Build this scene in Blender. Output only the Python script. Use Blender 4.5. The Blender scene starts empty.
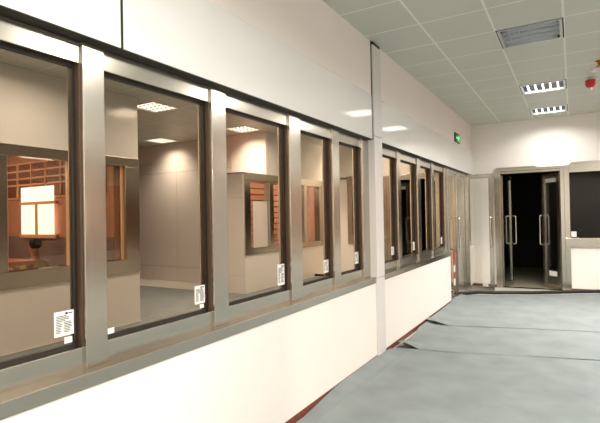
import bpy, bmesh, math, random
from mathutils import Vector, Matrix
random.seed(4)
C = bpy.context.scene.collection
SC = bpy.context.scene
FZ = -0.05          # floor level
CZ = 3.367          # ceiling level

# ------------------------------------------------------------------ materials
def srgb(r, g, b):
    f = lambda c: (c/255/12.92) if c/255 <= .04045 else ((c/255+.055)/1.055)**2.4
    return (f(r), f(g), f(b), 1)

def mat(name, col, rough=.5, metal=0., spec=.5, noise=.05, scale=6., bump=0., stretch=(1,1,1), coat=0.,
        emit=None, estr=0., rvar=0., bscale=None):
    m = bpy.data.materials.new(name); m.use_nodes = True
    nt = m.node_tree; N = nt.nodes; L = nt.links
    b = N['Principled BSDF']
    b.inputs['Roughness'].default_value = rough; b.inputs['Metallic'].default_value = metal
    b.inputs['Specular IOR Level'].default_value = spec
    b.inputs['Coat Weight'].default_value = coat; b.inputs['Coat Roughness'].default_value = .05
    tc = N.new('ShaderNodeTexCoord'); mp = N.new('ShaderNodeMapping'); mp.inputs['Scale'].default_value = stretch
    L.new(tc.outputs['Object'], mp.inputs['Vector'])
    nz = N.new('ShaderNodeTexNoise'); nz.inputs['Scale'].default_value = scale; nz.inputs['Detail'].default_value = 5
    L.new(mp.outputs['Vector'], nz.inputs['Vector'])
    rp = N.new('ShaderNodeValToRGB')
    c = Vector(col[:3])
    lo = c*(1-noise); hi = c*(1+noise)
    rp.color_ramp.elements[0].position = .3; rp.color_ramp.elements[1].position = .7
    rp.color_ramp.elements[0].color = (*lo, 1); rp.color_ramp.elements[1].color = (*hi, 1)
    L.new(nz.outputs['Fac'], rp.inputs['Fac']); L.new(rp.outputs['Color'], b.inputs['Base Color'])
    if rvar:
        mr = N.new('ShaderNodeMapRange'); mr.inputs['To Min'].default_value = rough-rvar; mr.inputs['To Max'].default_value = rough+rvar
        L.new(nz.outputs['Fac'], mr.inputs['Value']); L.new(mr.outputs['Result'], b.inputs['Roughness'])
    if bump:
        n2 = N.new('ShaderNodeTexNoise'); n2.inputs['Scale'].default_value = bscale or scale*8; n2.inputs['Detail'].default_value = 4
        L.new(mp.outputs['Vector'], n2.inputs['Vector'])
        bp = N.new('ShaderNodeBump'); bp.inputs['Strength'].default_value = bump; bp.inputs['Distance'].default_value = .01
        L.new(n2.outputs['Fac'], bp.inputs['Height']); L.new(bp.outputs['Normal'], b.inputs['Normal'])
    if emit:
        b.inputs['Emission Color'].default_value = emit; b.inputs['Emission Strength'].default_value = estr
    return m

def glass(name, tint, refl, through, rough=.0):
    """coated glazing: a tinted mirror layer over a pane that lets some light through"""
    m = bpy.data.materials.new(name); m.use_nodes = True
    nt = m.node_tree; N = nt.nodes; L = nt.links
    N.remove(N['Principled BSDF']); out = N['Material Output']
    g = N.new('ShaderNodeBsdfGlossy'); g.inputs['Roughness'].default_value = rough
    nz = N.new('ShaderNodeTexNoise'); nz.inputs['Scale'].default_value = 2.
    rp = N.new('ShaderNodeValToRGB'); t = Vector(tint)
    rp.color_ramp.elements[0].color = (*(t*.96), 1); rp.color_ramp.elements[1].color = (*t, 1)
    L.new(nz.outputs['Fac'], rp.inputs['Fac']); L.new(rp.outputs['Color'], g.inputs['Color'])
    tr = N.new('ShaderNodeBsdfTransparent'); tr.inputs['Color'].default_value = (*through, 1)
    lw = N.new('ShaderNodeLayerWeight'); lw.inputs['Blend'].default_value = .35
    mr = N.new('ShaderNodeMapRange'); mr.inputs['To Min'].default_value = refl[0]; mr.inputs['To Max'].default_value = refl[1]
    L.new(lw.outputs['Facing'], mr.inputs['Value'])
    mx = N.new('ShaderNodeMixShader'); L.new(mr.outputs['Result'], mx.inputs['Fac'])
    L.new(tr.outputs[0], mx.inputs[1]); L.new(g.outputs[0], mx.inputs[2]); L.new(mx.outputs[0], out.inputs['Surface'])
    return m

M = {}
M['plaster'] = mat('white_plaster', srgb(242,237,231), .55, noise=.012, scale=1.2, bump=.02, bscale=60, spec=.3)
M['plaster_up'] = mat('matte_white_paint', srgb(240,232,227), .7, noise=.015, scale=1.2, bump=.03, bscale=60, spec=.2)
M['column'] = mat('pale_grey_cover_panel', srgb(222,217,214), .4, noise=.012, scale=1.2)
M['panel'] = mat('glossy_white_panel', srgb(244,243,241), .045, noise=.008, scale=.8, spec=.8, coat=1.0)
M['panel_r'] = mat('satin_white_panel', srgb(226,224,220), .16, noise=.01, scale=.8, spec=.5)
M['steel'] = mat('brushed_stainless', (.51,.48,.42), .22, 1., noise=.025, scale=6, stretch=(30,30,.6), rvar=.03)
M['steel_h'] = mat('brushed_stainless_rail', (.51,.48,.42), .22, 1., noise=.025, scale=6, stretch=(30,.6,30), rvar=.03)
M['steel_x'] = mat('brushed_stainless_head', (.51,.48,.42), .22, 1., noise=.025, scale=6, stretch=(.6,30,30), rvar=.03)
M['chrome'] = mat('polished_handle', (.75,.73,.68), .12, 1., noise=.02)
M['dark_joint_shade'] = mat('dark_joints_and_shade', srgb(42,38,33), .5, .3, noise=.1)  # dark tone for open joints and for shade laid on as strips
M['gasket'] = mat('black_rubber_gasket', srgb(30,24,20), .45, noise=.1)
M['reveal'] = mat('bronze_reveal', srgb(92,74,60), .35, .5, noise=.06)
M['skirt'] = mat('red_brown_skirting', srgb(120,62,48), .4, noise=.1, scale=10)
M['mat'] = mat('grey_felt_sheet', srgb(131,138,138), .9, noise=.10, scale=3.2, bump=.25, bscale=90, spec=.15)
M['floor'] = mat('pale_floor_tile', srgb(196,196,188), .4, noise=.05, scale=2, spec=.4)
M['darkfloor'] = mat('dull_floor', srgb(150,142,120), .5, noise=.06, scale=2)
M['darkwall'] = mat('unlit_room_shade', srgb(34,33,28), .8, noise=.1)  # near-black colour puts the rooms' lack of light into their walls
M['alu'] = mat('louvre_aluminium', (.78,.8,.8), .3, .6, noise=.02)
M['white_enamel'] = mat('white_enamel', srgb(236,238,236), .35, noise=.01)
M['tube_off'] = mat('unlit_tube', srgb(214,228,240), .2, noise=.02)
M['tube_on'] = mat('lit_tube', srgb(255,255,255), .3, emit=(1,.98,.93,1), estr=3)
M['blade_lit'] = mat('blade_added_glow', srgb(240,240,236), .4, emit=(1,.98,.94,1), estr=2.4)  # glow set on the blades for the tube light they would reflect
M['blade_grey'] = mat('grey_louvre_blade', srgb(70,74,76), .5, .2)
M['housing'] = mat('lamp_housing', srgb(176,186,194), .3, .3, noise=.03)
M['red'] = mat('red_plastic', srgb(196,26,34), .3, noise=.05, coat=.3)
M['brass'] = mat('amber_brass', srgb(172,112,44), .35, .4, noise=.1)
M['white'] = mat('white_plastic', srgb(235,232,226), .45, noise=.02)
M['paper'] = mat('white_paper', srgb(240,238,232), .7, noise=.015)
M['paper_lit'] = mat('white_notice_paper', srgb(250,246,246), .7, noise=.01)
def translucent(m, fac):
    N = m.node_tree.nodes; L = m.node_tree.links; b = N['Principled BSDF']; out = N['Material Output']
    tl = N.new('ShaderNodeBsdfTranslucent'); tl.inputs['Color'].default_value = (.95,.93,.92,1)
    mx = N.new('ShaderNodeMixShader'); mx.inputs['Fac'].default_value = fac
    L.new(b.outputs[0], mx.inputs[1]); L.new(tl.outputs[0], mx.inputs[2]); L.new(mx.outputs[0], out.inputs['Surface'])
translucent(M['paper_lit'], .45)
M['ink'] = mat('grey_ink', srgb(112,110,112), .8, noise=.2, scale=80)
M['ink_dark'] = mat('black_ink', srgb(60,58,60), .8, noise=.1)
M['black'] = mat('black_rubber', srgb(26,27,25), .55, noise=.15, scale=12)
M['sign_dark'] = mat('dark_green_sign', srgb(6,34,18), .3, noise=.1)
M['sign_lit'] = mat('lit_green_symbol', srgb(90,220,130), .4, emit=(.12,.85,.28,1), estr=1.8)
M['tape'] = mat('red_tape', srgb(176,32,36), .5, noise=.08)
M['orange_wall'] = mat('orange_brown_paint', srgb(190,138,110), .7, noise=.08, scale=1.5)
M['mauve'] = mat('mauve_grey_dado', srgb(128,108,104), .6, noise=.06)
M['brown'] = mat('brown_infill', srgb(120,72,52), .6, noise=.12, scale=3)
M['bar'] = mat('cream_metal_bar', srgb(235,190,150), .4, noise=.04)
M['wood'] = mat('orange_wood', srgb(190,100,55), .4, noise=.14, scale=4, stretch=(1,8,8))
M['daylight'] = mat('daylit_frosted_pane', srgb(255,252,250), .5, emit=(1,.97,.95,1), estr=3.5)
M['skin'] = mat('skin', srgb(176,120,92), .55, noise=.04)
M['hair'] = mat('dark_hair', srgb(30,22,20), .6, noise=.2, scale=30)
M['shirt'] = mat('yellow_green_shirt', srgb(176,178,60), .8, noise=.08, scale=12)
M['trousers'] = mat('dark_trousers', srgb(48,48,56), .8, noise=.08)
M['glass_left'] = glass('tinted_coated_glass', (.86,.71,.555), (.44,.96), (.10,.08,.065))
M['glass_far'] = glass('dark_glass', (.9,.9,.85), (.02,.5), (.35,.35,.32))
M['glass_door'] = glass('clear_door_glass', (.9,.9,.88), (.03,.5), (.975,.98,.965))
M['glass_hall'] = glass('clear_window_glass', (.9,.9,.9), (.04,.4), (.96,.95,.93))

# ceiling tiles: pattern in the material
TX0, TXP, TY0, TYP = -.038, .61, 5.12, .603
def ceiling_mat():
    m = bpy.data.materials.new('ceiling_tiles'); m.use_nodes = True
    nt = m.node_tree; N = nt.nodes; L = nt.links; b = N['Principled BSDF']
    b.inputs['Roughness'].default_value = .45; b.inputs['Specular IOR Level'].default_value = .35
    tc = N.new('ShaderNodeTexCoord'); sx = N.new('ShaderNodeSeparateXYZ'); L.new(tc.outputs['Object'], sx.inputs[0])
    def line(o, org, per, w):
        a = N.new('ShaderNodeMath'); a.operation = 'SUBTRACT'; a.inputs[1].default_value = org; L.new(o, a.inputs[0])
        d = N.new('ShaderNodeMath'); d.operation = 'PINGPONG'; d.inputs[1].default_value = per/2; L.new(a.outputs[0], d.inputs[0])
        c = N.new('ShaderNodeMath'); c.operation = 'LESS_THAN'; c.inputs[1].default_value = w; L.new(d.outputs[0], c.inputs[0])
        return c.outputs[0]
    mx = N.new('ShaderNodeMath'); mx.operation = 'MAXIMUM'
    L.new(line(sx.outputs['X'], TX0, TXP, .011), mx.inputs[0]); L.new(line(sx.outputs['Y'], TY0, TYP, .009), mx.inputs[1])
    nz = N.new('ShaderNodeTexNoise'); nz.inputs['Scale'].default_value = 2.2; L.new(tc.outputs['Object'], nz.inputs['Vector'])
    rp = N.new('ShaderNodeValToRGB'); rp.color_ramp.elements[0].color = srgb(195,200,189); rp.color_ramp.elements[1].color = srgb(204,208,198)
    L.new(nz.outputs['Fac'], rp.inputs['Fac'])
    mc = N.new('ShaderNodeMix'); mc.data_type = 'RGBA'
    L.new(mx.outputs[0], mc.inputs['Factor']); L.new(rp.outputs['Color'], mc.inputs['A']); mc.inputs['B'].default_value = srgb(228,232,224)
    L.new(mc.outputs['Result'], b.inputs['Base Color'])
    return m
M['ceiling'] = ceiling_mat()

# ------------------------------------------------------------------ mesh helpers
def box(bm, x0, x1, y0, y1, z0, z1, bev=0.):
    x0, x1 = sorted((x0, x1)); y0, y1 = sorted((y0, y1)); z0, z1 = sorted((z0, z1))
    vs = [bm.verts.new(p) for p in ((x0,y0,z0),(x1,y0,z0),(x1,y1,z0),(x0,y1,z0),(x0,y0,z1),(x1,y0,z1),(x1,y1,z1),(x0,y1,z1))]
    fs = [bm.faces.new([vs[i] for i in q]) for q in ((0,3,2,1),(4,5,6,7),(0,1,5,4),(1,2,6,5),(2,3,7,6),(3,0,4,7))]
    if bev > 0:
        es = list({e for f in fs for e in f.edges})
        bmesh.ops.bevel(bm, geom=es, offset=bev, segments=2, profile=.5, affect='EDGES')
    return bm
def BX(*a, **k): return box(bmesh.new(), *a, **k)
def tube(bm, pts, r, n=10):
    pts = [Vector(p) for p in pts]; rings = []
    for i, p in enumerate(pts):
        d = (pts[min(i+1, len(pts)-1)] - pts[max(i-1, 0)]).normalized()
        a = d.orthogonal().normalized() if i == 0 else (A - d*A.dot(d)).normalized()
        A = a; bb = d.cross(a)
        rings.append([bm.verts.new(p + (a*math.cos(t)+bb*math.sin(t))*r) for t in [2*math.pi*k/n for k in range(n)]])
    for i in range(len(rings)-1):
        for k in range(n):
            bm.faces.new((rings[i][k], rings[i][(k+1)%n], rings[i+1][(k+1)%n], rings[i+1][k])).smooth = True
    bm.faces.new(rings[0][::-1]); bm.faces.new(rings[-1])
    return bm
def lathe(bm, prof, c=(0,0,0), n=24):
    rings = []
    for r, z in prof:
        rings.append([bm.verts.new((c[0]+r*math.cos(2*math.pi*k/n), c[1]+r*math.sin(2*math.pi*k/n), c[2]+z)) for k in range(n)])
    for i in range(len(rings)-1):
        for k in range(n):
            bm.faces.new((rings[i][k], rings[i][(k+1)%n], rings[i+1][(k+1)%n], rings[i+1][k])).smooth = True
    bm.faces.new(rings[0]); bm.faces.new(rings[-1][::-1])
    return bm
def obj(name, bm, m, parent=None):
    bmesh.ops.recalc_face_normals(bm, faces=bm.faces)
    me = bpy.data.meshes.new(name); bm.to_mesh(me); bm.free()
    o = bpy.data.objects.new(name, me); C.objects.link(o); me.materials.append(m)
    if parent:
        o.parent = parent
        if parent.get('_w'):          # parts given in world coordinates
            o.location = -parent.location
    return o
def struct(name, bm, m, parent=None):
    o = obj(name, bm, m, parent)
    if not parent: o['kind'] = 'structure'
    return o
def sempty(name):
    o = bpy.data.objects.new(name, None); C.objects.link(o); o['kind'] = 'structure'; return o
def tag(o, label, cat, group=None):
    o['label'] = label; o['category'] = cat
    if group: o['group'] = group
    return o
def thing(name, label, cat, loc=(0,0,0), rz=0, group=None):
    o = bpy.data.objects.new(name, None); C.objects.link(o); o.location = loc; o.rotation_euler = (0,0,rz)
    o.empty_display_size = .05
    return tag(o, label, cat, group)
def dup(r0, loc, rz=0, label=None):
    r = r0.copy(); C.objects.link(r); r.location = loc; r.rotation_euler = (0,0,rz)
    if label: r['label'] = label
    for ch in list(r0.children):
        c = ch.copy(); C.objects.link(c); c.parent = r
        for g in ch.children:
            d = g.copy(); C.objects.link(d); d.parent = c
    return r

# ------------------------------------------------------------------ shell
WX = -1.83          # face of the left wall
FX = -1.90          # face of the steel window frame, set back under the panel
GX = -1.942         # glass
BY = 10.385         # back wall
RX = 1.84           # face of the right wall
HB, SB = .772, 2.312
Y0, YE = -3.0, 8.19
struct('floor', BX(-6, 8.2, Y0, BY+.02, FZ-.1, FZ), M['floor'])
struct('floor', BX(1.15, 8.2, BY+.02, 13.2, FZ-.1, FZ), M['floor'])

lamps = {'dead':(-1,0), 'mid':(-1,4), 'far':(-1,7)}   # tile cells, counted from (TX0,TY0)
lit_cells = [(-1,4),(-1,7),(1,-4),(1,0),(1,4),(3,0),(3,4),(7,4),(2,10),(1,-8),(-1,-8),(1,-12),(-1,-12)]
cells = set([(-1,0)]+lit_cells)
bm = bmesh.new()
kx0, kx1 = -4, 14; ky0, ky1 = -14, 14
vg = {}
def vx(i, j):
    if (i,j) not in vg: vg[(i,j)] = bm.verts.new((TX0+TXP*i, TY0+TYP*j, CZ))
    return vg[(i,j)]
for i in range(kx0, kx1):
    for j in range(ky0, ky1):
        if (i,j) in cells: continue
        bm.faces.new((vx(i,j), vx(i,j+1), vx(i+1,j+1), vx(i+1,j)))
struct('ceiling', bm, M['ceiling'])
struct('ceiling', BX(-6, 8.6, Y0, BY+5, CZ+.11, CZ+.14), M['darkwall'])

# left wall
struct('wall_left', BX(WX-.12, WX, Y0, YE, FZ, HB), M['plaster'])
struct('wall_left', BX(WX-.12, WX, Y0, BY, 2.78, CZ), M['plaster_up'])
for y0, y1 in ((Y0, 1.462), (1.474, 4.66), (4.93, BY)):
    struct('wall_left', BX(WX-.12, WX+.004, y0, y1, SB, 2.785, bev=.003), M['panel'])
struct('trim_1', BX(WX-.06, WX+.0045, 1.4615, 1.4745, SB, 2.785), M['dark_joint_shade'])
# the upper joint of the cladding is a dark sealant line on the painted band too
struct('trim_2', BX(WX-.001, WX+.0015, 1.4615, 1.4745, 2.785, CZ), M['dark_joint_shade'])
struct('baseboard_left', BX(WX-.02, WX+.003, Y0, YE, FZ, .008, bev=.002), M['skirt'])
# column cover strip
t3 = sempty('trim_3')
for z0, z1 in ((FZ, .822), (.828, 2.345), (2.351, CZ-.035)):
    obj('cover_panel', BX(WX-.1, -1.81, 4.675, 4.905, z0, z1, bev=.004), M['column'], t3)
obj('joint_shade_strip', BX(WX-.1, -1.816, 4.68, 4.90, CZ-.035, CZ), M['dark_joint_shade'], t3)  # dark block standing in for the shadow above the column
obj('joint_shade_strip', BX(WX-.005, WX+.0045, 4.655, 4.675, SB, CZ), M['dark_joint_shade'], t3)

# steel frame of the left windows
def rails(n, y0, y1):
    s = sempty('trim_%d' % n)
    obj('sill_ledge', BX(FX-.01, WX+.008, y0, y1, HB, .838, bev=.004), M['steel_h'], s)
    obj('bottom_rail', BX(FX-.07, FX, y0, y1, .80, .934, bev=.003), M['steel_h'], s)
    obj('top_rail', BX(FX-.07, FX, y0, y1, 2.207, SB-.004, bev=.003), M['steel_h'], s)
    obj('joint_shade_strip', BX(FX-.02, WX+.002, y0, y1, SB-.004, SB+.0), M['dark_joint_shade'], s)  # dark strip standing in for the shade under the overhanging panel
    return s
rails(4, -.9, 4.70); rails(5, 4.88, 8.27); obj('soffit_shade_strip', BX(FX-.02, WX+.002, 8.27, BY, SB-.004, SB), M['dark_joint_shade'], bpy.data.objects['trim_5'])  # the same painted soffit shade, carried on to the corner
panes = [  # glass y0, y1, mullion y0, y1
 (-.35,.36,.36,.46),
 (.46,1.290,1.298,1.411),(1.411,2.152,2.16,2.297),(2.297,3.056,3.063,3.232),(3.232,3.805,3.811,3.948),(3.948,4.493,4.50,4.70),
 (5.0,5.630,5.637,5.755),(5.755,6.50,6.507,6.657),(6.657,7.284,7.291,7.412),(7.412,8.103,8.11,8.27)]
for i, (a, b, c, d) in enumerate(panes):
    w = sempty('window_%d' % (i+1))
    obj('glass_pane', BX(GX-.008, GX, a-.01, b+.01, .92, 2.22), M['glass_left'], w)
    g = bmesh.new()
    box(g, GX-.004, GX+.010, a, b, .934, .950); box(g, GX-.004, GX+.010, a, b, 2.192, 2.207)
    box(g, GX-.004, GX+.012, b-.013, b+.004, .934, 2.207); box(g, GX-.004, GX+.010, a-.004, a+.010, .934, 2.207)
    obj('gasket', g, M['gasket'], w)
    obj('jamb_reveal', BX(GX-.02, FX-.002, b, c+.01, .934, 2.207), M['reveal'], w)
    obj('mullion', BX(FX-.04, FX+.016, c, d, .838, SB-.004, bev=.003), M['steel'], w)
    if i == 5:
        obj('mullion', BX(FX-.04, FX+.010, 4.56, 4.572, .84, SB), M['dark_joint_shade'], w)

# unlit rooms behind the glass
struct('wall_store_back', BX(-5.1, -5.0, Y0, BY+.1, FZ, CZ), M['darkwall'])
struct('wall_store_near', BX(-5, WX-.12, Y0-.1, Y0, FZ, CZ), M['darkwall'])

# ---------------------------------------------------------------- left doorway and low wall in the corner
DY0, DY1 = 8.50, 9.62
def frame_posts(n, posts, head, mt=None):
    s = sempty(n)
    for p in posts: obj('jamb', BX(*p, bev=.004), M['steel'], s)
    obj('head_rail', BX(*head, bev=.004), mt or M['steel_h'], s)
    return s
d2 = frame_posts('door_2', [(FX-.06, FX+.03, 8.275, 8.36, FZ, SB), (FX-.06, FX+.03, 9.66, 9.80, FZ, SB)], (FX-.06, FX+.02, 8.36, 9.66, 2.235, SB+.01))
def leaf(parent, w, h, hx, hy, ang, handle_side=1, glassm=None, sx=.075):
    """glazed steel door leaf: hinge at local x=0, width along +x, thickness along y; rotated about the hinge"""
    e = bpy.data.objects.new('door_leaf', None); C.objects.link(e); e.parent = parent; e.location = (hx, hy, FZ+.015); e.rotation_euler = (0,0,ang)
    t = .022
    bm = bmesh.new()
    box(bm, 0, sx, -t, t, 0, h, bev=.004); box(bm, w-sx, w, -t, t, 0, h, bev=.004)
    obj('stile', bm, M['steel'], e)
    bm = bmesh.new(); box(bm, sx, w-sx, -t*.9, t*.9, 0, .095, bev=.003); box(bm, sx, w-sx, -t*.9, t*.9, h-.085, h, bev=.003)
    obj('rail', bm, M['steel_x'], e)
    obj('glass_pane', BX(sx-.005, w-sx+.005, -.006, .006, .09, h-.08), glassm or M['glass_door'], e)
    bm = bmesh.new(); hxp = w-sx*.5
    for s in (-1, 1):
        y = s*.10
        tube(bm, [(hxp, s*t, 1.46), (hxp, y*.75, 1.46), (hxp, y*.95, 1.45), (hxp, y, 1.425), (hxp, y, .90), (hxp, y*.95, .875), (hxp, y*.75, .865), (hxp, s*t, .865)], .016, 10)
    obj('handle', bm, M['chrome'], e)
    return e
# closed leaf in the wall plane, the other swung into the corridor, square to the wall
leaf(d2, .56, 2.27, FX-.01, 8.37, math.radians(90), glassm=M['glass_left'], sx=.08)
lo = leaf(d2, .52, 2.30, FX+.045, 9.675, 0.0, sx=.075)
obj('fixed_panel', BX(FX-.03, FX+.043, 8.94, 9.65, FZ, 2.24, bev=.002), M['steel'], d2)
# low wall and small fixed window between the doorway and the corner
struct('wall_left', BX(WX-.12, WX, 9.80, BY, FZ, .80), M['plaster'])
w11 = sempty('window_11')
obj('glass_pane', BX(GX-.008, GX, 9.85, BY-.06, .9, 2.2), M['glass_far'], w11)
bm = bmesh.new(); box(bm, FX-.05, FX+.02, 9.80, BY-.001, .80, .93, bev=.003); box(bm, FX-.05, FX+.02, 9.80, BY-.001, 2.19, SB+.01, bev=.003); box(bm, FX-.05, FX+.02, BY-.07, BY-.001, .93, 2.19)
obj('window_frame', bm, M['steel_h'], w11)
struct('baseboard_left', BX(WX-.02, WX+.012, 9.81, BY-.012, FZ, .02), M['black'])

# ---------------------------------------------------------------- back wall
bw = bmesh.new()
box(bw, WX-.12, -1.385, BY, BY+.15, FZ, CZ)
struct('wall_back', bw, M['plaster'])
struct('wall_back', BX(-1.385, 1.15, BY, BY+.15, 2.39, CZ), M['plaster'])
struct('wall_back', BX(-.045, 1.15, BY, BY+.15, FZ, .812), M['plaster'])
struct('wall_back', BX(.80, 1.15, BY, BY+.15, .812, 2.43), M['plaster'])
struct('baseboard_back', BX(WX, -1.39, BY-.012, BY+.01, FZ, .01, bev=.002), M['skirt'])
struct('baseboard_back', BX(-.05, 1.15, BY-.012, BY+.01, FZ, .01, bev=.002), M['skirt'])
d1 = sempty('door_1')
for x0, x1, dp in ((-1.392, -1.33, .035), (-1.33, -1.275, .02), (-.20, -.135, .02), (-.135, -.045, .035)):
    obj('jamb', BX(x0, x1, BY-dp, BY+.11, FZ, 2.405, bev=.003), M['steel'], d1)
obj('head_rail', BX(-1.33, -.135, BY-.035, BY+.11, 2.345, 2.405, bev=.003), M['steel_x'], d1)
obj('head_rail', BX(-1.275, -.20, BY-.018, BY+.11, 2.295, 2.345, bev=.003), M['steel_x'], d1)
obj('threshold', BX(-1.275, -.20, BY-.02, BY+.12, FZ, FZ+.012), M['steel_x'], d1)
lf = leaf(d1, .53, 2.305, -1.270, BY+.05, math.radians(76), sx=.075)
rf = leaf(d1, .53, 2.305, -.205, BY+.05, math.radians(180-51), sx=.085)
w12 = sempty('window_12')
obj('glass_pane', BX(-.05, .80, BY+.02, BY+.03, .96, 2.27), M['glass_far'], w12)
bm = bmesh.new()
box(bm, -.045, 0.86, BY-.037, BY+.1, 2.25, 2.43, bev=.004); box(bm, -.135, 0.86, BY-.04, BY+.1, .812, .985, bev=.004)
box(bm, .73, 0.86, BY-.035, BY+.1, .985, 2.25, bev=.004)
obj('window_frame', bm, M['steel_x'], w12)
obj('cover_strip', BX(-.02, .88, BY-.05, BY-.03, 2.415, 2.45, bev=.003), M['steel_x'], w12)
obj('cover_strip', BX(-1.36, -.62, BY-.05, BY-.03, 2.40, 2.425, bev=.003), M['steel_x'], d1)
# the unlit room beyond
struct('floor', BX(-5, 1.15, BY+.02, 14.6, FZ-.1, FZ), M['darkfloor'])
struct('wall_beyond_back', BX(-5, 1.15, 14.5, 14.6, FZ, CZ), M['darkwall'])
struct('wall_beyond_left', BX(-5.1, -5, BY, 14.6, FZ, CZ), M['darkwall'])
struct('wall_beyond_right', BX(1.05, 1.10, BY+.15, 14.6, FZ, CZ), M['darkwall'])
struct('wall_passage_left', BX(1.10, 1.15, BY+.15, 13.2, FZ, CZ), M['plaster'])
struct('wall_passage_end', BX(1.15, RX+.14, 13.1, 13.2, FZ, CZ), M['plaster'])

# ---------------------------------------------------------------- right side (seen in the glass)
struct('wall_near', BX(WX-.2, 8.6, Y0-.1, Y0, FZ, CZ), M['plaster_up'])
struct('wall_right', BX(RX, RX+.14, Y0, 4.86, FZ, .71), M['plaster'])
struct('wall_right', BX(RX, RX+.14, Y0, 4.86, 2.42, CZ), M['panel_r'])
struct('wall_right', BX(RX, RX+.14, Y0, .9, .71, 2.42), M['panel_r'])
hall = [(1.0,1.72),(1.92,2.74),(2.94,3.75),(3.95,4.61)]
s6 = sempty('trim_6')
obj('sill_ledge', BX(RX-.02, RX+.13, .9, 4.86, .71, .91, bev=.004), M['steel_h'], s6)
obj('top_rail', BX(RX-.02, RX+.13, .9, 4.86, 2.288, 2.42, bev=.004), M['steel_h'], s6)
ys = [.9, 1.0] + [v for p in hall for v in p][1:-1] + [4.61, 4.86]
for k in range(0, len(ys), 2):
    obj('post', BX(RX-.02, RX+.13, ys[k], ys[k+1], .91, 2.288, bev=.004), M['steel'], s6)
for k, (a, b) in enumerate(hall):
    w = sempty('window_%d' % (13+k)); obj('glass_pane', BX(RX+.05, RX+.056, a, b, .91, 2.288), M['glass_hall'], w)
    bm = bmesh.new(); box(bm, RX+.035, RX+.075, b-.03, b, .91, 2.288); box(bm, RX+.035, RX+.075, a, a+.03, .91, 2.288)
    obj('window_frame', bm, M['bar'], w)
# the warm-lit hall behind it
struct('wall_hall_end', BX(RX+.14, 7.8, 4.52, 4.86, FZ, CZ), M['orange_wall'])
struct('wall_hall_far', BX(8.0, 8.1, Y0, 8.3, FZ, CZ), M['orange_wall'])
struct('ceiling', BX(RX+.14, 8.0, Y0, 4.52, 2.95, 3.0), M['brown'])
struct('trim_21', BX(RX+.14, 7.8, 4.505, 4.52, FZ, 1.24), M['mauve'])
s7 = sempty('trim_7')
bm = bmesh.new()
for z in (1.9, 2.13, 2.24, 2.37, 2.5): box(bm, RX+.3, 6.4, 4.47, 4.50, z-.012, z+.012)
for k in range(9): box(bm, 2.38+k*.42-.012, 2.38+k*.42+.012, 4.47, 4.50, 1.9, 2.5)
obj('glazing_bars', bm, M['bar'], s7); obj('infill_panel', BX(RX+.3, 6.4, 4.50, 4.52, 1.9, 2.5), M['brown'], s7)
w17 = sempty('window_17')
for x0, x1, z0, z1 in ((3.38,4.33,1.83,2.08),(3.38,3.83,1.28,1.78),(3.91,4.33,1.28,1.78)):
    obj('lit_pane', BX(x0, x1, 4.455, 4.465, z0, z1), M['daylight'], w17)
bm = bmesh.new(); box(bm, 3.33, 4.38, 4.45, 4.50, 1.22, 1.28); box(bm, 3.33, 4.38, 4.45, 4.5, 1.78, 1.83); box(bm, 3.83, 3.91, 4.45, 4.5, 1.28, 1.78)
obj('window_frame', bm, M['bar'], w17)

# recess with its clad wall, and the second partition
def clad_wall(x0, x1, y, z0, z1, zs, step):
    bm = bmesh.new(); edges = [z0]+zs+[z1]; n = max(1, round((x1-x0)/step)); s = (x1-x0)/n
    for i in range(n):
        for a, b in zip(edges[:-1], edges[1:]): box(bm, x0+i*s+.003, x0+(i+1)*s-.003, y, y+.03, a+.003, b-.003)
    return bm
struct('wall_recess', BX(2.78, 8.0, 8.33, 8.4, FZ, CZ), M['dark_joint_shade'])
struct('wall_recess', clad_wall(2.78, 8.0, 8.30, FZ, 2.94, [.315, 2.65], .9), M['panel_r'])
struct('wall_recess', BX(RX, 8.0, 8.30, 8.36, 2.94, CZ), M['plaster_up'])
struct('wall_recess', BX(RX, 2.78, 8.30, 8.36, 2.42, 2.94), M['plaster_up'])
struct('wall_recess', clad_wall(RX+.0, 2.78, 7.47, FZ, 2.42, [.315, 1.9], .9), M['panel_r'])
struct('wall_recess', clad_wall(0, .83, 0, FZ, 2.42, [.315, 1.9], .9), M['panel_r'])
o = bpy.data.objects['wall_recess.005']; o.rotation_euler = (0,0,math.radians(90)); o.location = (2.78, 7.47, 0)
struct('ceiling', BX(RX, 2.78, 7.47, 8.33, 2.40, 2.42), M['brown'])
struct('wall_right', BX(RX, RX+.14, 7.50, 13.1, FZ, .73), M['plaster'])
struct('wall_right', BX(RX, RX+.14, 8.36, 13.1, 2.42, CZ), M['panel_r'])
s8 = sempty('trim_8')
obj('sill_ledge', BX(RX-.02, RX+.13, 7.5, 13.1, .73, .86, bev=.004), M['steel_h'], s8)
obj('top_rail', BX(RX-.02, RX+.13, 7.5, 13.1, 2.26, 2.42, bev=.004), M['steel_h'], s8)
for a, b in ((7.5,7.70),(8.40,8.55),(9.15,9.3),(9.9,10.05),(10.7,10.85),(11.5,11.65),(12.3,13.1)):
    obj('post', BX(RX-.02, RX+.13, a, b, .86, 2.26, bev=.004), M['steel'], s8)
for k, (a, b) in enumerate(((7.70,8.40),(8.55,9.15),(9.3,9.9),(10.05,10.7),(10.85,11.5),(11.65,12.3))):
    w = sempty('window_%d' % (18+k)); obj('glass_pane', BX(RX+.06, RX+.066, a, b, .86, 2.26), M['glass_hall'], w)
struct('wall_office_back', BX(RX+.14, 6, 13.0, 13.1, FZ, CZ), M['orange_wall'])
bm = bmesh.new()
for k in range(16): box(bm, 3.4, 3.43, 8.4, 13.0, .2+k*.16, .2+k*.16+.13)
struct('wall_office', bm, M['orange_wall'])
struct('ceiling', BX(RX+.14, 6, 8.36, 13.1, 2.9, 2.95), M['brown'])

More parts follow.
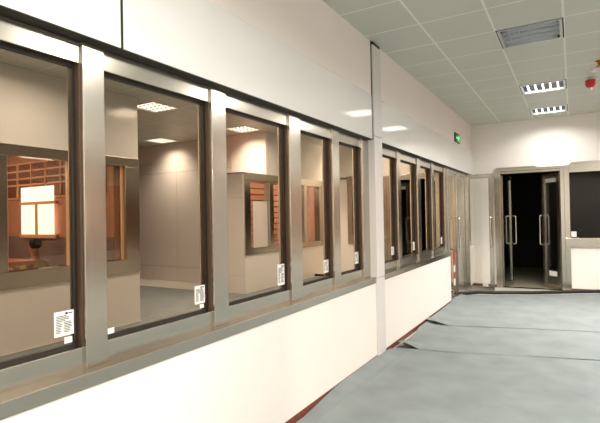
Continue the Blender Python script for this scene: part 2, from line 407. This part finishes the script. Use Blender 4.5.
# ---------------------------------------------------------------- ceiling lights
def ceiling_light(cell, label, lit=True, energy=60, colr=(1,.97,.92), spread=122):
    cx = TX0+TXP*(cell[0]+.5); cy = TY0+TYP*(cell[1]+.5)
    t = thing('ceiling_light', label, 'ceiling light', (cx, cy, CZ), 0, None)
    hx, hy = TXP/2-.012, TYP/2-.02
    bm = bmesh.new()
    for s in (-1, 1):
        box(bm, s*hx, s*(hx-.026), -hy, hy, -.008, .09); box(bm, -hx+.026, hx-.026, s*hy, s*(hy-.026), -.008, .09)
    obj('frame', bm, M['white_enamel'] if lit else M['alu'], t)
    obj('housing', BX(-hx, hx, -hy, hy, .085, .1), M['housing'], t)
    nt_ = 3 if lit else 4
    for k in range(nt_):
        y = -hy + (k+.5)*2*hy/nt_
        obj('tube', tube(bmesh.new(), [(-hx+.04, y, .055), (hx-.04, y, .055)], .014 if lit else .026, 10), M['tube_on'] if lit else M['tube_off'], t)
    bm = bmesh.new()
    n = 6
    for k in range(1, n):
        x = -hx + k*2*hx/n
        w = .011 if lit else .002
        box(bm, x-w, x+w, -hy+.026, hy-.026, -.006 if lit else .008, .032)
    obj('cross_blades', bm, M['blade_lit'] if lit else M['alu'], t)
    bm = bmesh.new()
    for k in range(1, 4):
        y = -hy + k*2*hy/4
        box(bm, -hx+.026, hx-.026, y-.006, y+.006, 0, .034)
    obj('louvre', bm, M['blade_grey'] if lit else M['alu'], t)
    if lit:
        la = bpy.data.lights.new('lamp_light', 'AREA'); la.shape = 'RECTANGLE'; la.size = 2*hx-.08; la.size_y = 2*hy-.08
        la.energy = energy; la.color = colr; la.spread = math.radians(spread)
        lo = bpy.data.objects.new('lamp_light', la); C.objects.link(lo); lo.parent = t; lo.location = (0, 0, -.009)
    else:
        for s in ((-1,-1),(1,1),(1,-1)):
            obj('clip', BX(s[0]*(hx-.03), s[0]*(hx-.05), s[1]*(hy-.03), s[1]*(hy-.06), -.006, .01), M['gasket'], t)
    return t
EN = 50; NE = 58
ceiling_light((-1,0), 'unlit square louvred ceiling light, the nearest and largest', False)
ceiling_light((-1,4), 'lit square louvred ceiling light, middle of the row of three', True, EN)
ceiling_light((-1,7), 'lit louvred ceiling light closest to the back wall', True, EN*.42, spread=148)
for c, n, e in (((3,0),'lit ceiling light at the mouth of the side recess',EN),((3,4),'lit ceiling light above the cladded block of the side recess',EN),((7,4),'lit ceiling light deepest in the side recess',EN*.8),((2,10),'unseen ceiling light added to brighten the narrow passage past the dark corner window',EN),  # recess lights are mirrored in the glass; the passage light is added
             ((1,-4),'added unseen ceiling light over the corridor, first one ahead on the right side',EN),((1,0),'added unseen ceiling light over the corridor where the side recess opens',EN),((1,4),'added unseen ceiling light over the corridor at the far edge of the side recess',EN),  # unseen lights added to brighten the right wall and its reflection
             ((-1,-8),'added unseen ceiling light right above the camera',NE),((1,-8),'added unseen ceiling light above and right of the camera',NE),  # unseen lights added above and behind the camera to brighten the corridor
             ((-1,-12),'added unseen ceiling light near the end wall behind, left one of two',NE),((1,-12),'added unseen ceiling light near the end wall behind, right one of two',NE)):
    ceiling_light(c, n, True, e, (1,.95,.885), 165 if c[0] == 1 or c[1] < 0 else 122)

# unseen lamps added in the hall and office for the reflected orange glow
def pendant(x, y, z, e, label, colr):
    t = thing('added_pendant_lamp', label, 'lamp', (x, y, z))
    obj('shade', lathe(bmesh.new(), [(.03,.22),(.06,.2),(.16,.04),(.2,0),(.19,0),(.15,.04),(.05,.19)]), M['housing'], t)
    obj('bulb', lathe(bmesh.new(), [(.02,.17),(.05,.1),(.06,.06),(.04,.02),(.01,.005)]), M['tube_on'], t)
    obj('cord', tube(bmesh.new(), [(0,0,.2),(0,0,(2.95 if z == 2.45 else 2.9)-z)], .008), M['black'], t)
    la = bpy.data.lights.new('lamp_light', 'POINT'); la.energy = e; la.color = colr; la.shadow_soft_size = .05
    lo = bpy.data.objects.new('lamp_light', la); C.objects.link(lo); lo.parent = t; lo.location = (0,0,-.02)
pendant(3.2, 1.6, 2.45, 170, 'unseen warm pendant lamp added over the hall floor', (1,.82,.66))
pendant(4.2, 3.0, 2.45, 150, 'unseen warm pendant lamp added over the orange workbench', (1,.82,.66))
pendant(2.3, 9.2, 2.52, 150, 'unseen warm pendant lamp added in the office past the recess, nearer one', (1,.82,.66))
pendant(2.3, 11.3, 2.52, 150, 'unseen warm pendant lamp added in the office past the recess, farther one', (1,.82,.66))

# ---------------------------------------------------------------- hall furniture and the seated person
t = thing('workbench', 'orange wooden workbench beside the seated person in the warm hall', 'table', (3.35, 3.2, FZ))
obj('tabletop', BX(-1.25, 1.25, -.25, .25, 1.0, 1.05, bev=.006), M['wood'], t)
for sx in (-1, 1):
    for sy in (-1, 1): obj('leg', BX(sx*1.15-.03, sx*1.15+.03, sy*.2-.03, sy*.2+.03, 0, 1.0, bev=.004), M['wood'], t)
t = thing('cup', 'small white cup on the orange workbench', 'cup', (2.95, 3.3, FZ+1.05))
obj('body', lathe(bmesh.new(), [(.025,0),(.038,.09),(.035,.09),(.023,.008)]), M['white'], t)
obj('handle', tube(bmesh.new(), [(.034,0,.075),(.06,0,.07),(.062,0,.035),(.03,0,.02)], .005, 8), M['white'], t)
ST = (3.26, 4.12, FZ)
t = thing('stool', 'round wooden stool under the seated person', 'stool', ST)
obj('seat', lathe(bmesh.new(), [(.02,.36),(.17,.36),(.18,.375),(.17,.39),(.02,.39)]), M['wood'], t)
for a in range(4):
    ca, sa = math.cos(a*math.pi/2+.78), math.sin(a*math.pi/2+.78)
    obj('leg', tube(bmesh.new(), [(.11*ca,.11*sa,.36),(.17*ca,.17*sa,0)], .015, 8), M['wood'], t)
def skin_mesh(name, chains, m, parent, root=0, sub=2):
    """chains: list of [(point, radius), ...]; a chain may start with an int index of an existing vertex"""
    vs, es, rs = [], [], []
    for ch in chains:
        prev = None
        for it in ch:
            if isinstance(it, int): prev = it; continue
            p, r = it; vs.append(p); rs.append(r); k = len(vs)-1
            if prev is not None: es.append((prev, k))
            prev = k
    bm = bmesh.new(); lay = bm.verts.layers.skin.verify(); bv = [bm.verts.new(p) for p in vs]
    for k, q in enumerate(rs):
        bv[k][lay].radius = q if isinstance(q, tuple) else (q, q); bv[k][lay].use_root = (k == root)
    for i, j in es: bm.edges.new((bv[i], bv[j]))
    me = bpy.data.meshes.new(name); bm.to_mesh(me); bm.free()
    o = bpy.data.objects.new(name, me); C.objects.link(o); me.materials.append(m); o.parent = parent
    sk = o.modifiers.new('skin', 'SKIN'); sk.use_smooth_shade = True
    s = o.modifiers.new('sub', 'SUBSURF'); s.levels = sub; s.render_levels = sub
    return o
pr = thing('person', 'person with dark hair in a yellow-green shirt seated behind the workbench', 'person', ST, math.radians(75))
zb = .47
body = skin_mesh('body', [
 [((0,0,zb),(.15,.11)), ((0,-.02,zb+.2),(.13,.10)), ((0,-.04,zb+.40),(.155,.105)), ((0,-.05,zb+.50),(.07,.06)), ((0,-.06,zb+.57),(.05,.05)), ((0,-.08,zb+.66),(.075,.09)), ((0,-.085,zb+.74),(.078,.095)), ((0,-.08,zb+.80),(.05,.06))],
 [2, ((.18,-.05,zb+.42),.055), ((.22,-.12,zb+.18),.045), ((.14,-.36,zb+.32),.036), ((.12,-.43,zb+.345),.034), ((.11,-.50,zb+.35),.02)],
 [2, ((-.18,-.05,zb+.42),.055), ((-.22,-.12,zb+.18),.045), ((-.14,-.36,zb+.32),.036), ((-.12,-.43,zb+.345),.034), ((-.11,-.50,zb+.35),.02)],
 [0, ((.10,-.03,zb-.01),.085), ((.12,-.42,zb-.05),.06), ((.12,-.36,.10),.04), ((.12,-.48,.04),.032)],
 [0, ((-.10,-.03,zb-.01),.085), ((-.12,-.42,zb-.05),.06), ((-.12,-.36,.10),.04), ((-.12,-.48,.04),.032)]], M['skin'], pr)
skin_mesh('shirt', [
 [((0,0,zb+.02),(.165,.125)), ((0,-.02,zb+.2),(.145,.115)), ((0,-.04,zb+.40),(.17,.12)), ((0,-.05,zb+.48),(.085,.075))],
 [2, ((.18,-.05,zb+.42),.068), ((.215,-.10,zb+.24),.058)],
 [2, ((-.18,-.05,zb+.42),.068), ((-.215,-.10,zb+.24),.058)]], M['shirt'], pr)
skin_mesh('trousers', [
 [((0,0,zb),(.155,.118))], [0, ((.10,-.03,zb-.01),.093), ((.12,-.43,zb-.05),.068), ((.12,-.36,.12),.05)],
 [0, ((-.10,-.03,zb-.01),.093), ((-.12,-.43,zb-.05),.068), ((-.12,-.36,.12),.05)]], M['trousers'], pr)
skin_mesh('hair', [[((0,-.04,zb+.64),(.085,.06)), ((0,-.045,zb+.74),(.105,.10)), ((0,-.07,zb+.825),(.08,.09))]], M['hair'], pr)
for s in (-1, 1): obj('eye', lathe(bmesh.new(), [(.001,-.01),(.010,0),(.001,.01)], (s*.03,-.17,zb+.72), 8), M['ink_dark'], pr)
for s in (-1, 1):
    for k in range(5):
        x = s*.11 + (k-2)*.017
        if k == (4 if s < 0 else 0):
            skin_mesh('finger', [[((x,-.45,zb+.345),.010), ((x+.018*-s,-.475,zb+.35),.010), ((x+.02*-s,-.50,zb+.343),.008)]], M['skin'], pr, sub=1)
        else:
            ln = (.07,.085,.09,.08,.06)[k]
            skin_mesh('finger', [[((x,-.49,zb+.352),.009), ((x,-.49-ln*.5,zb+.362),.009), ((x,-.49-ln,zb+.355),.007)]], M['skin'], pr, sub=1)

# ---------------------------------------------------------------- paper notice across the corridor
t = thing('paper_notice', 'tall white paper notice taped inside the opposite window, mirrored in the third pane', 'notice', (RX+.057, 8.2, .84))
t['_w'] = 1
obj('sheet', BX(RX+.055, RX+.0595, 7.88, 8.50, .84, 1.84), M['paper_lit'], t)

# ---------------------------------------------------------------- stickers on the glass
def sticker(y0, y1, z0, z1, label, text=True, x=GX):
    t = thing('sticker', label, 'sticker', (x, (y0+y1)/2, (z0+z1)/2))
    w, h = (y1-y0)/2, (z1-z0)/2
    obj('paper', BX(0.0003, .0022, -w, w, -h, h), M['paper'], t)
    if text:
        bm = bmesh.new(); rnd = random.Random(int(y0*1000)); n = 11
        for k in range(n):
            z = h*.62 - k*(h*1.45/n)
            if k < 4: segs = [(-.84, -.84+rnd.uniform(.9,1.6))]
            else: segs = [(-.84, -.84+rnd.uniform(.35,.65)), (-.02, rnd.uniform(.55,.84))]
            for a, b in segs: box(bm, .0021, .0027, a*w, b*w, z-h*.04, z+h*.04)
        obj('printed_text', bm, M['ink'], t)
        bm = bmesh.new(); box(bm, .0021, .0028, w*.12, w*.38, h*.70, h*.90); box(bm, .0021, .0028, w*.46, w*.84, h*.74, h*.84)
        obj('logo', bm, M['ink_dark'], t)
    return t
Z = (1.000, 1.106)
sticker(1.186, 1.276, .994, 1.102, 'printed white sticker on the nearest glass pane, lower right corner')
sticker(1.232, 1.268, .958, .985, 'tiny white tab under the printed sticker on the nearest pane', False)
sticker(1.440, 1.488, .950, .976, 'tiny white tab at the lower left of the second pane', False)
sticker(2.050, 2.136, .988, 1.095, 'printed white sticker on the second glass pane, beside its right mullion')
sticker(2.092, 2.126, .958, .982, 'tiny white tab under the printed sticker on the second pane', False)
sticker(2.945, 3.040, .975, 1.135, 'printed white sticker on the third pane, below the mirrored white notice')
sticker(3.70, 3.795, .985, 1.10, 'printed white sticker on the fourth pane, against its right edge')
sticker(4.39, 4.482, 1.0, 1.12, 'printed white sticker on the pane just left of the white column')
sticker(5.50, 5.60, 1.0, 1.10, 'printed white sticker on the first pane right of the white column', True)
sticker(6.40, 6.485, .995, 1.11, 'printed white sticker on the second pane right of the white column', True)
sticker(8.0, 8.085, .99, 1.10, 'printed white sticker on the last narrow pane before the open steel door', True)
# on the back wall
t = thing('sticker', 'square white sticker on the dark window right of the double door', 'sticker', (0, BY+.019, 0))
obj('paper', BX(-.035, .055, -.002, 0, 1.005, 1.11), M['paper'], t)
def leaf_sticker(e, x0, x1, z0, z1, label, side):
    mw = Matrix.Translation(e.location) @ Matrix.Rotation(e.rotation_euler.z, 4, 'Z')
    t = thing('sticker', label, 'sticker', mw @ Vector(((x0+x1)/2, side*.0075, (z0+z1)/2)), e.rotation_euler.z)
    obj('paper', BX(-(x1-x0)/2, (x1-x0)/2, -.001, .001, -(z1-z0)/2, (z1-z0)/2), M['paper'], t)
leaf_sticker(rf, .13, .36, .24, .34, 'white sticker low on the half open right door leaf', 1)
leaf_sticker(rf, .11, .42, 2.13, 2.21, 'white label along the top of the half open right door leaf', 1)

# ---------------------------------------------------------------- small fittings
t = thing('exit_sign', 'small dark exit sign with a glowing green running figure, high on left wall', 'sign', (WX, 8.885, 2.895))
obj('casing', BX(0, .025, -.20, .20, -.085, .085, bev=.004), M['sign_dark'], t)
bm = bmesh.new()
def poly(pts):
    f = [bm.verts.new((.0262, y, z)) for y, z in pts]; g = [bm.verts.new((.0252, y, z)) for y, z in pts]
    bm.faces.new(f); bm.faces.new(g[::-1])
    for k in range(len(f)): bm.faces.new((f[k], g[k], g[(k+1)%len(f)], f[(k+1)%len(f)]))
cy0 = .07
poly([(cy0+.03+.016*math.cos(a*.7854), .055+.016*math.sin(a*.7854)) for a in range(8)])
poly([(cy0-.03,.035),(cy0+.03,.038),(cy0+.025,.0),(cy0+.01,-.02),(cy0-.03,-.015)])
poly([(cy0+.0,-.01),(cy0+.03,-.01),(cy0+.06,-.04),(cy0+.05,-.07),(cy0+.035,-.065),(cy0+.04,-.045)])
poly([(cy0-.03,-.012),(cy0-.005,-.014),(cy0-.03,-.05),(cy0-.08,-.055),(cy0-.08,-.04),(cy0-.045,-.036)])
poly([(cy0+.03,.036),(cy0+.075,.012),(cy0+.068,.0),(cy0+.025,.02)])
poly([(cy0-.03,.035),(cy0-.07,.01),(cy0-.062,0),(cy0-.02,.018)])
poly([(-.12,.0),(-.08,.035),(-.08,.015),(-.02,.015),(-.02,-.015),(-.08,-.015),(-.08,-.035)])
obj('symbol', bm, M['sign_lit'], t)

t = thing('alarm_beacon', 'red domed alarm hanging under the ceiling at the right', 'alarm', (.253, 7.68, CZ+.004))
obj('base', lathe(bmesh.new(), [(.035,0),(.035,-.02),(.02,-.03)]), M['white'], t)
obj('dome', lathe(bmesh.new(), [(.03,-.028),(.066,-.035),(.07,-.06),(.066,-.10),(.048,-.128),(.02,-.14)]), M['red'], t)
obj('tip', lathe(bmesh.new(), [(.018,-.138),(.02,-.155),(.012,-.17),(.003,-.174)]), M['white'], t)
t = thing('smoke_detector', 'small white smoke detector on the ceiling behind the brass sprinkler', 'detector', (.285, 7.22, CZ))
obj('base', lathe(bmesh.new(), [(.05,0),(.05,-.012),(.045,-.014)]), M['white'], t)
obj('sensor_head', lathe(bmesh.new(), [(.04,-.013),(.038,-.035),(.025,-.042),(.005,-.043)]), M['white'], t)
t = thing('sprinkler_head', 'amber brass sprinkler head on the ceiling at the right edge', 'sprinkler', (.325, 6.85, CZ))
obj('escutcheon', lathe(bmesh.new(), [(.045,0),(.045,-.008),(.025,-.016)]), M['brass'], t)
obj('nozzle', lathe(bmesh.new(), [(.022,-.014),(.018,-.05),(.012,-.06)]), M['brass'], t)
obj('deflector', lathe(bmesh.new(), [(.012,-.058),(.036,-.066),(.036,-.07),(.004,-.072)]), M['brass'], t)

t = thing('warning_tape', 'red and white tape strip hanging on the closed leaf of the left doorway', 'tape', (FX+.03, 8.66, .2))
for k in range(5):
    obj('band', BX(-.0015, .0015, -.06, .06, k*.12, k*.12+.12), M['tape'] if k in (1,3,4) else M['paper'], t)
t = thing('small_box', 'small white box on the floor in the far corner', 'box', (-1.60, 10.30, FZ))
obj('body', BX(-.05, .05, -.04, .04, 0, .085, bev=.006), M['white'], t); obj('lid', BX(-.054, .054, -.044, .044, .085, .105, bev=.004), M['white'], t)

# ---------------------------------------------------------------- floor sheets
def lerp(a, pts):
    if a <= pts[0][0]: return pts[0][1]
    for (p, v), (q, w) in zip(pts[:-1], pts[1:]):
        if a <= q: return v + (w-v)*(a-p)/(q-p)
    return pts[-1][1]
def hsh(x, y):
    return math.sin(x*3.1+1.3*math.sin(y*2.3))*math.sin(y*2.7+.9*math.sin(x*4.1))
def sheet(label, left, near, far, base, ride, corner=None, seed=0):
    """left: [(y, x)] course of the left edge; near/far: [(x, y)] course of its end edges; ride: y -> how far it climbs the skirting"""
    bm = bmesh.new(); nx, ny = 70, 60; xr = 1.80; g = []
    for j in range(ny+1):
        row = []
        for i in range(nx+1):
            s = (i/nx)**1.9; v = j/ny
            yy = lerp(-1.7, near)*(1-v) + lerp(-1.7, far)*v
            x = lerp(yy, left)*(1-s) + xr*s
            y = lerp(x, near)*(1-v) + lerp(x, far)*v
            d = x - lerp(y, left)
            z = base + (.0022)*hsh(x*1.1+seed, y*1.1) + .0015*hsh(x*4+seed, y*3.3)
            r = ride(y)
            if r > 0 and d < .16: z += r*(1-d/.16)**2
            z += .007*math.exp(-((d-.15-.02*math.sin(y*1.7))/.013)**2)*(1 if base < FZ+.01 and y < 5.05 else 0)
            if corner and corner(x, y): z += corner(x, y)
            row.append(bm.verts.new((x, y, z)))
        g.append(row)
    for j in range(ny):
        for i in range(nx): bm.faces.new((g[j][i], g[j][i+1], g[j+1][i+1], g[j+1][i])).smooth = True
    o = obj('floor_sheet', bm, M['mat']); tag(o, label, 'floor covering')
    so = o.modifiers.new('thick', 'SOLIDIFY'); so.thickness = .003; so.offset = 1
    return o
seam1 = [(-1.9,5.22),(-1.6,5.24),(-1.2,5.29),(-.5,5.50),(.2,5.68),(2.1,6.1)]
seam2 = [(-1.9,6.52),(-1.5,6.50),(-.6,6.77),(.2,6.95),(2.1,7.3)]
edge3 = [(-1.95,8.95),(-1.55,9.2),(-1.3,9.27),(-.7,9.52),(-.23,9.8),(.41,10.2),(.8,10.33),(2.1,10.34)]
sheet('nearest grey felt floor sheet, covering the floor in front of the white column',
      [(-3,-1.80),(2.2,-1.805),(2.9,-1.815),(3.3,-1.82),(3.67,-1.822),(4.6,-1.822),(4.66,-1.80),(4.92,-1.80),(5.0,-1.80),(5.5,-1.79)],
      [(-2,-2.9),(3,-2.9)], [(x, y+.05) for x, y in seam1], FZ+.008,
      lambda y: .05*min(1, max(0, (y-3.1)/.6))*min(1, max(0, (5.15-y)/.2)))
def curl1(x, y):
    d = math.hypot(x+1.74, (y-5.26)*.8); return max(0, .075*(1-d/.2)) if d < .2 else 0
sheet('middle grey felt floor sheet with a curled corner by the red skirting', [(5,-1.79),(5.9,-1.79),(6.1,-1.80),(7,-1.81)],
      seam1, [(x, y+.05) for x, y in seam2], FZ+.012, lambda y: .03*min(1, max(0, (y-5.95)/.15)), curl1, 3)
def curl2(x, y):
    d = math.hypot(x+1.70, (y-6.55)*.8); return max(0, .05*(1-d/.2)) if d < .2 else 0
sheet('farthest grey felt floor sheet, ending at the black strip before the doors', [(6,-1.81),(8.1,-1.81),(8.3,-1.83),(9.2,-1.83)],
      seam2, edge3, FZ+.016, lambda y: .035, curl2, 7)
o = obj('floor_sheet', BX(1.84, 7.9, 4.9, 7.44, FZ+.001, FZ+.006), M['mat']); tag(o, 'grey felt floor sheet added to darken the side recess, mirrored in the second pane', 'floor covering')  # sheet added here to make the mirrored recess floor darker
pts = []
src = [(-1.86,8.97),(-1.75,9.05),(-1.55,9.25),(-1.3,9.32),(-.7,9.57),(-.23,9.86),(.41,10.25),(.75,10.34),(1.4,10.33),(1.79,10.34)]
for (a, b), (c, d) in zip(src[:-1], src[1:]):
    for k in range(6): pts.append((a+(c-a)*k/6, b+(d-b)*k/6, FZ+.056))
pts.append((*src[-1], FZ+.056))
o = obj('edging_strip', tube(bmesh.new(), pts, .032, 10), M['black']); tag(o, 'long black rubber strip lying across the floor before the back doors', 'strip')

# ---------------------------------------------------------------- camera, world, view
def cam_axes(yaw, pitch, roll):
    f = Vector((-math.sin(yaw)*math.cos(pitch), math.cos(yaw)*math.cos(pitch), math.sin(pitch)))
    r0 = Vector((math.cos(yaw), math.sin(yaw), 0)); u0 = r0.cross(f)
    r = r0*math.cos(roll)+u0*math.sin(roll); u = -r0*math.sin(roll)+u0*math.cos(roll)
    return r, u, f
r, u, f = cam_axes(.532, .0105, -.0186)
cd = bpy.data.cameras.new('camera'); co = bpy.data.objects.new('camera', cd); C.objects.link(co)
cd.sensor_width = 36; cd.sensor_fit = 'HORIZONTAL'; cd.lens = 463.24/600*36; cd.clip_start = .02
mw = Matrix((( r.x, u.x, -f.x, 0), (r.y, u.y, -f.y, 0), (r.z, u.z, -f.z, 1.5), (0,0,0,1)))
co.matrix_world = mw
SC.camera = co
w = bpy.data.worlds.new('world'); SC.world = w; w.use_nodes = True
w.node_tree.nodes['Background'].inputs['Color'].default_value = (.02,.02,.02,1)
SC.view_settings.view_transform = 'Standard'; SC.view_settings.look = 'None'
SC.view_settings.exposure = 0.0; SC.view_settings.gamma = 1; SC.view_settings.use_curve_mapping = False
SC.cycles.max_bounces = 10; SC.cycles.glossy_bounces = 6; SC.cycles.transparent_max_bounces = 12
SC.cycles.sample_clamp_indirect = 6; SC.cycles.use_denoising = True
for o in bpy.data.objects:
    if '_w' in o: del o['_w']
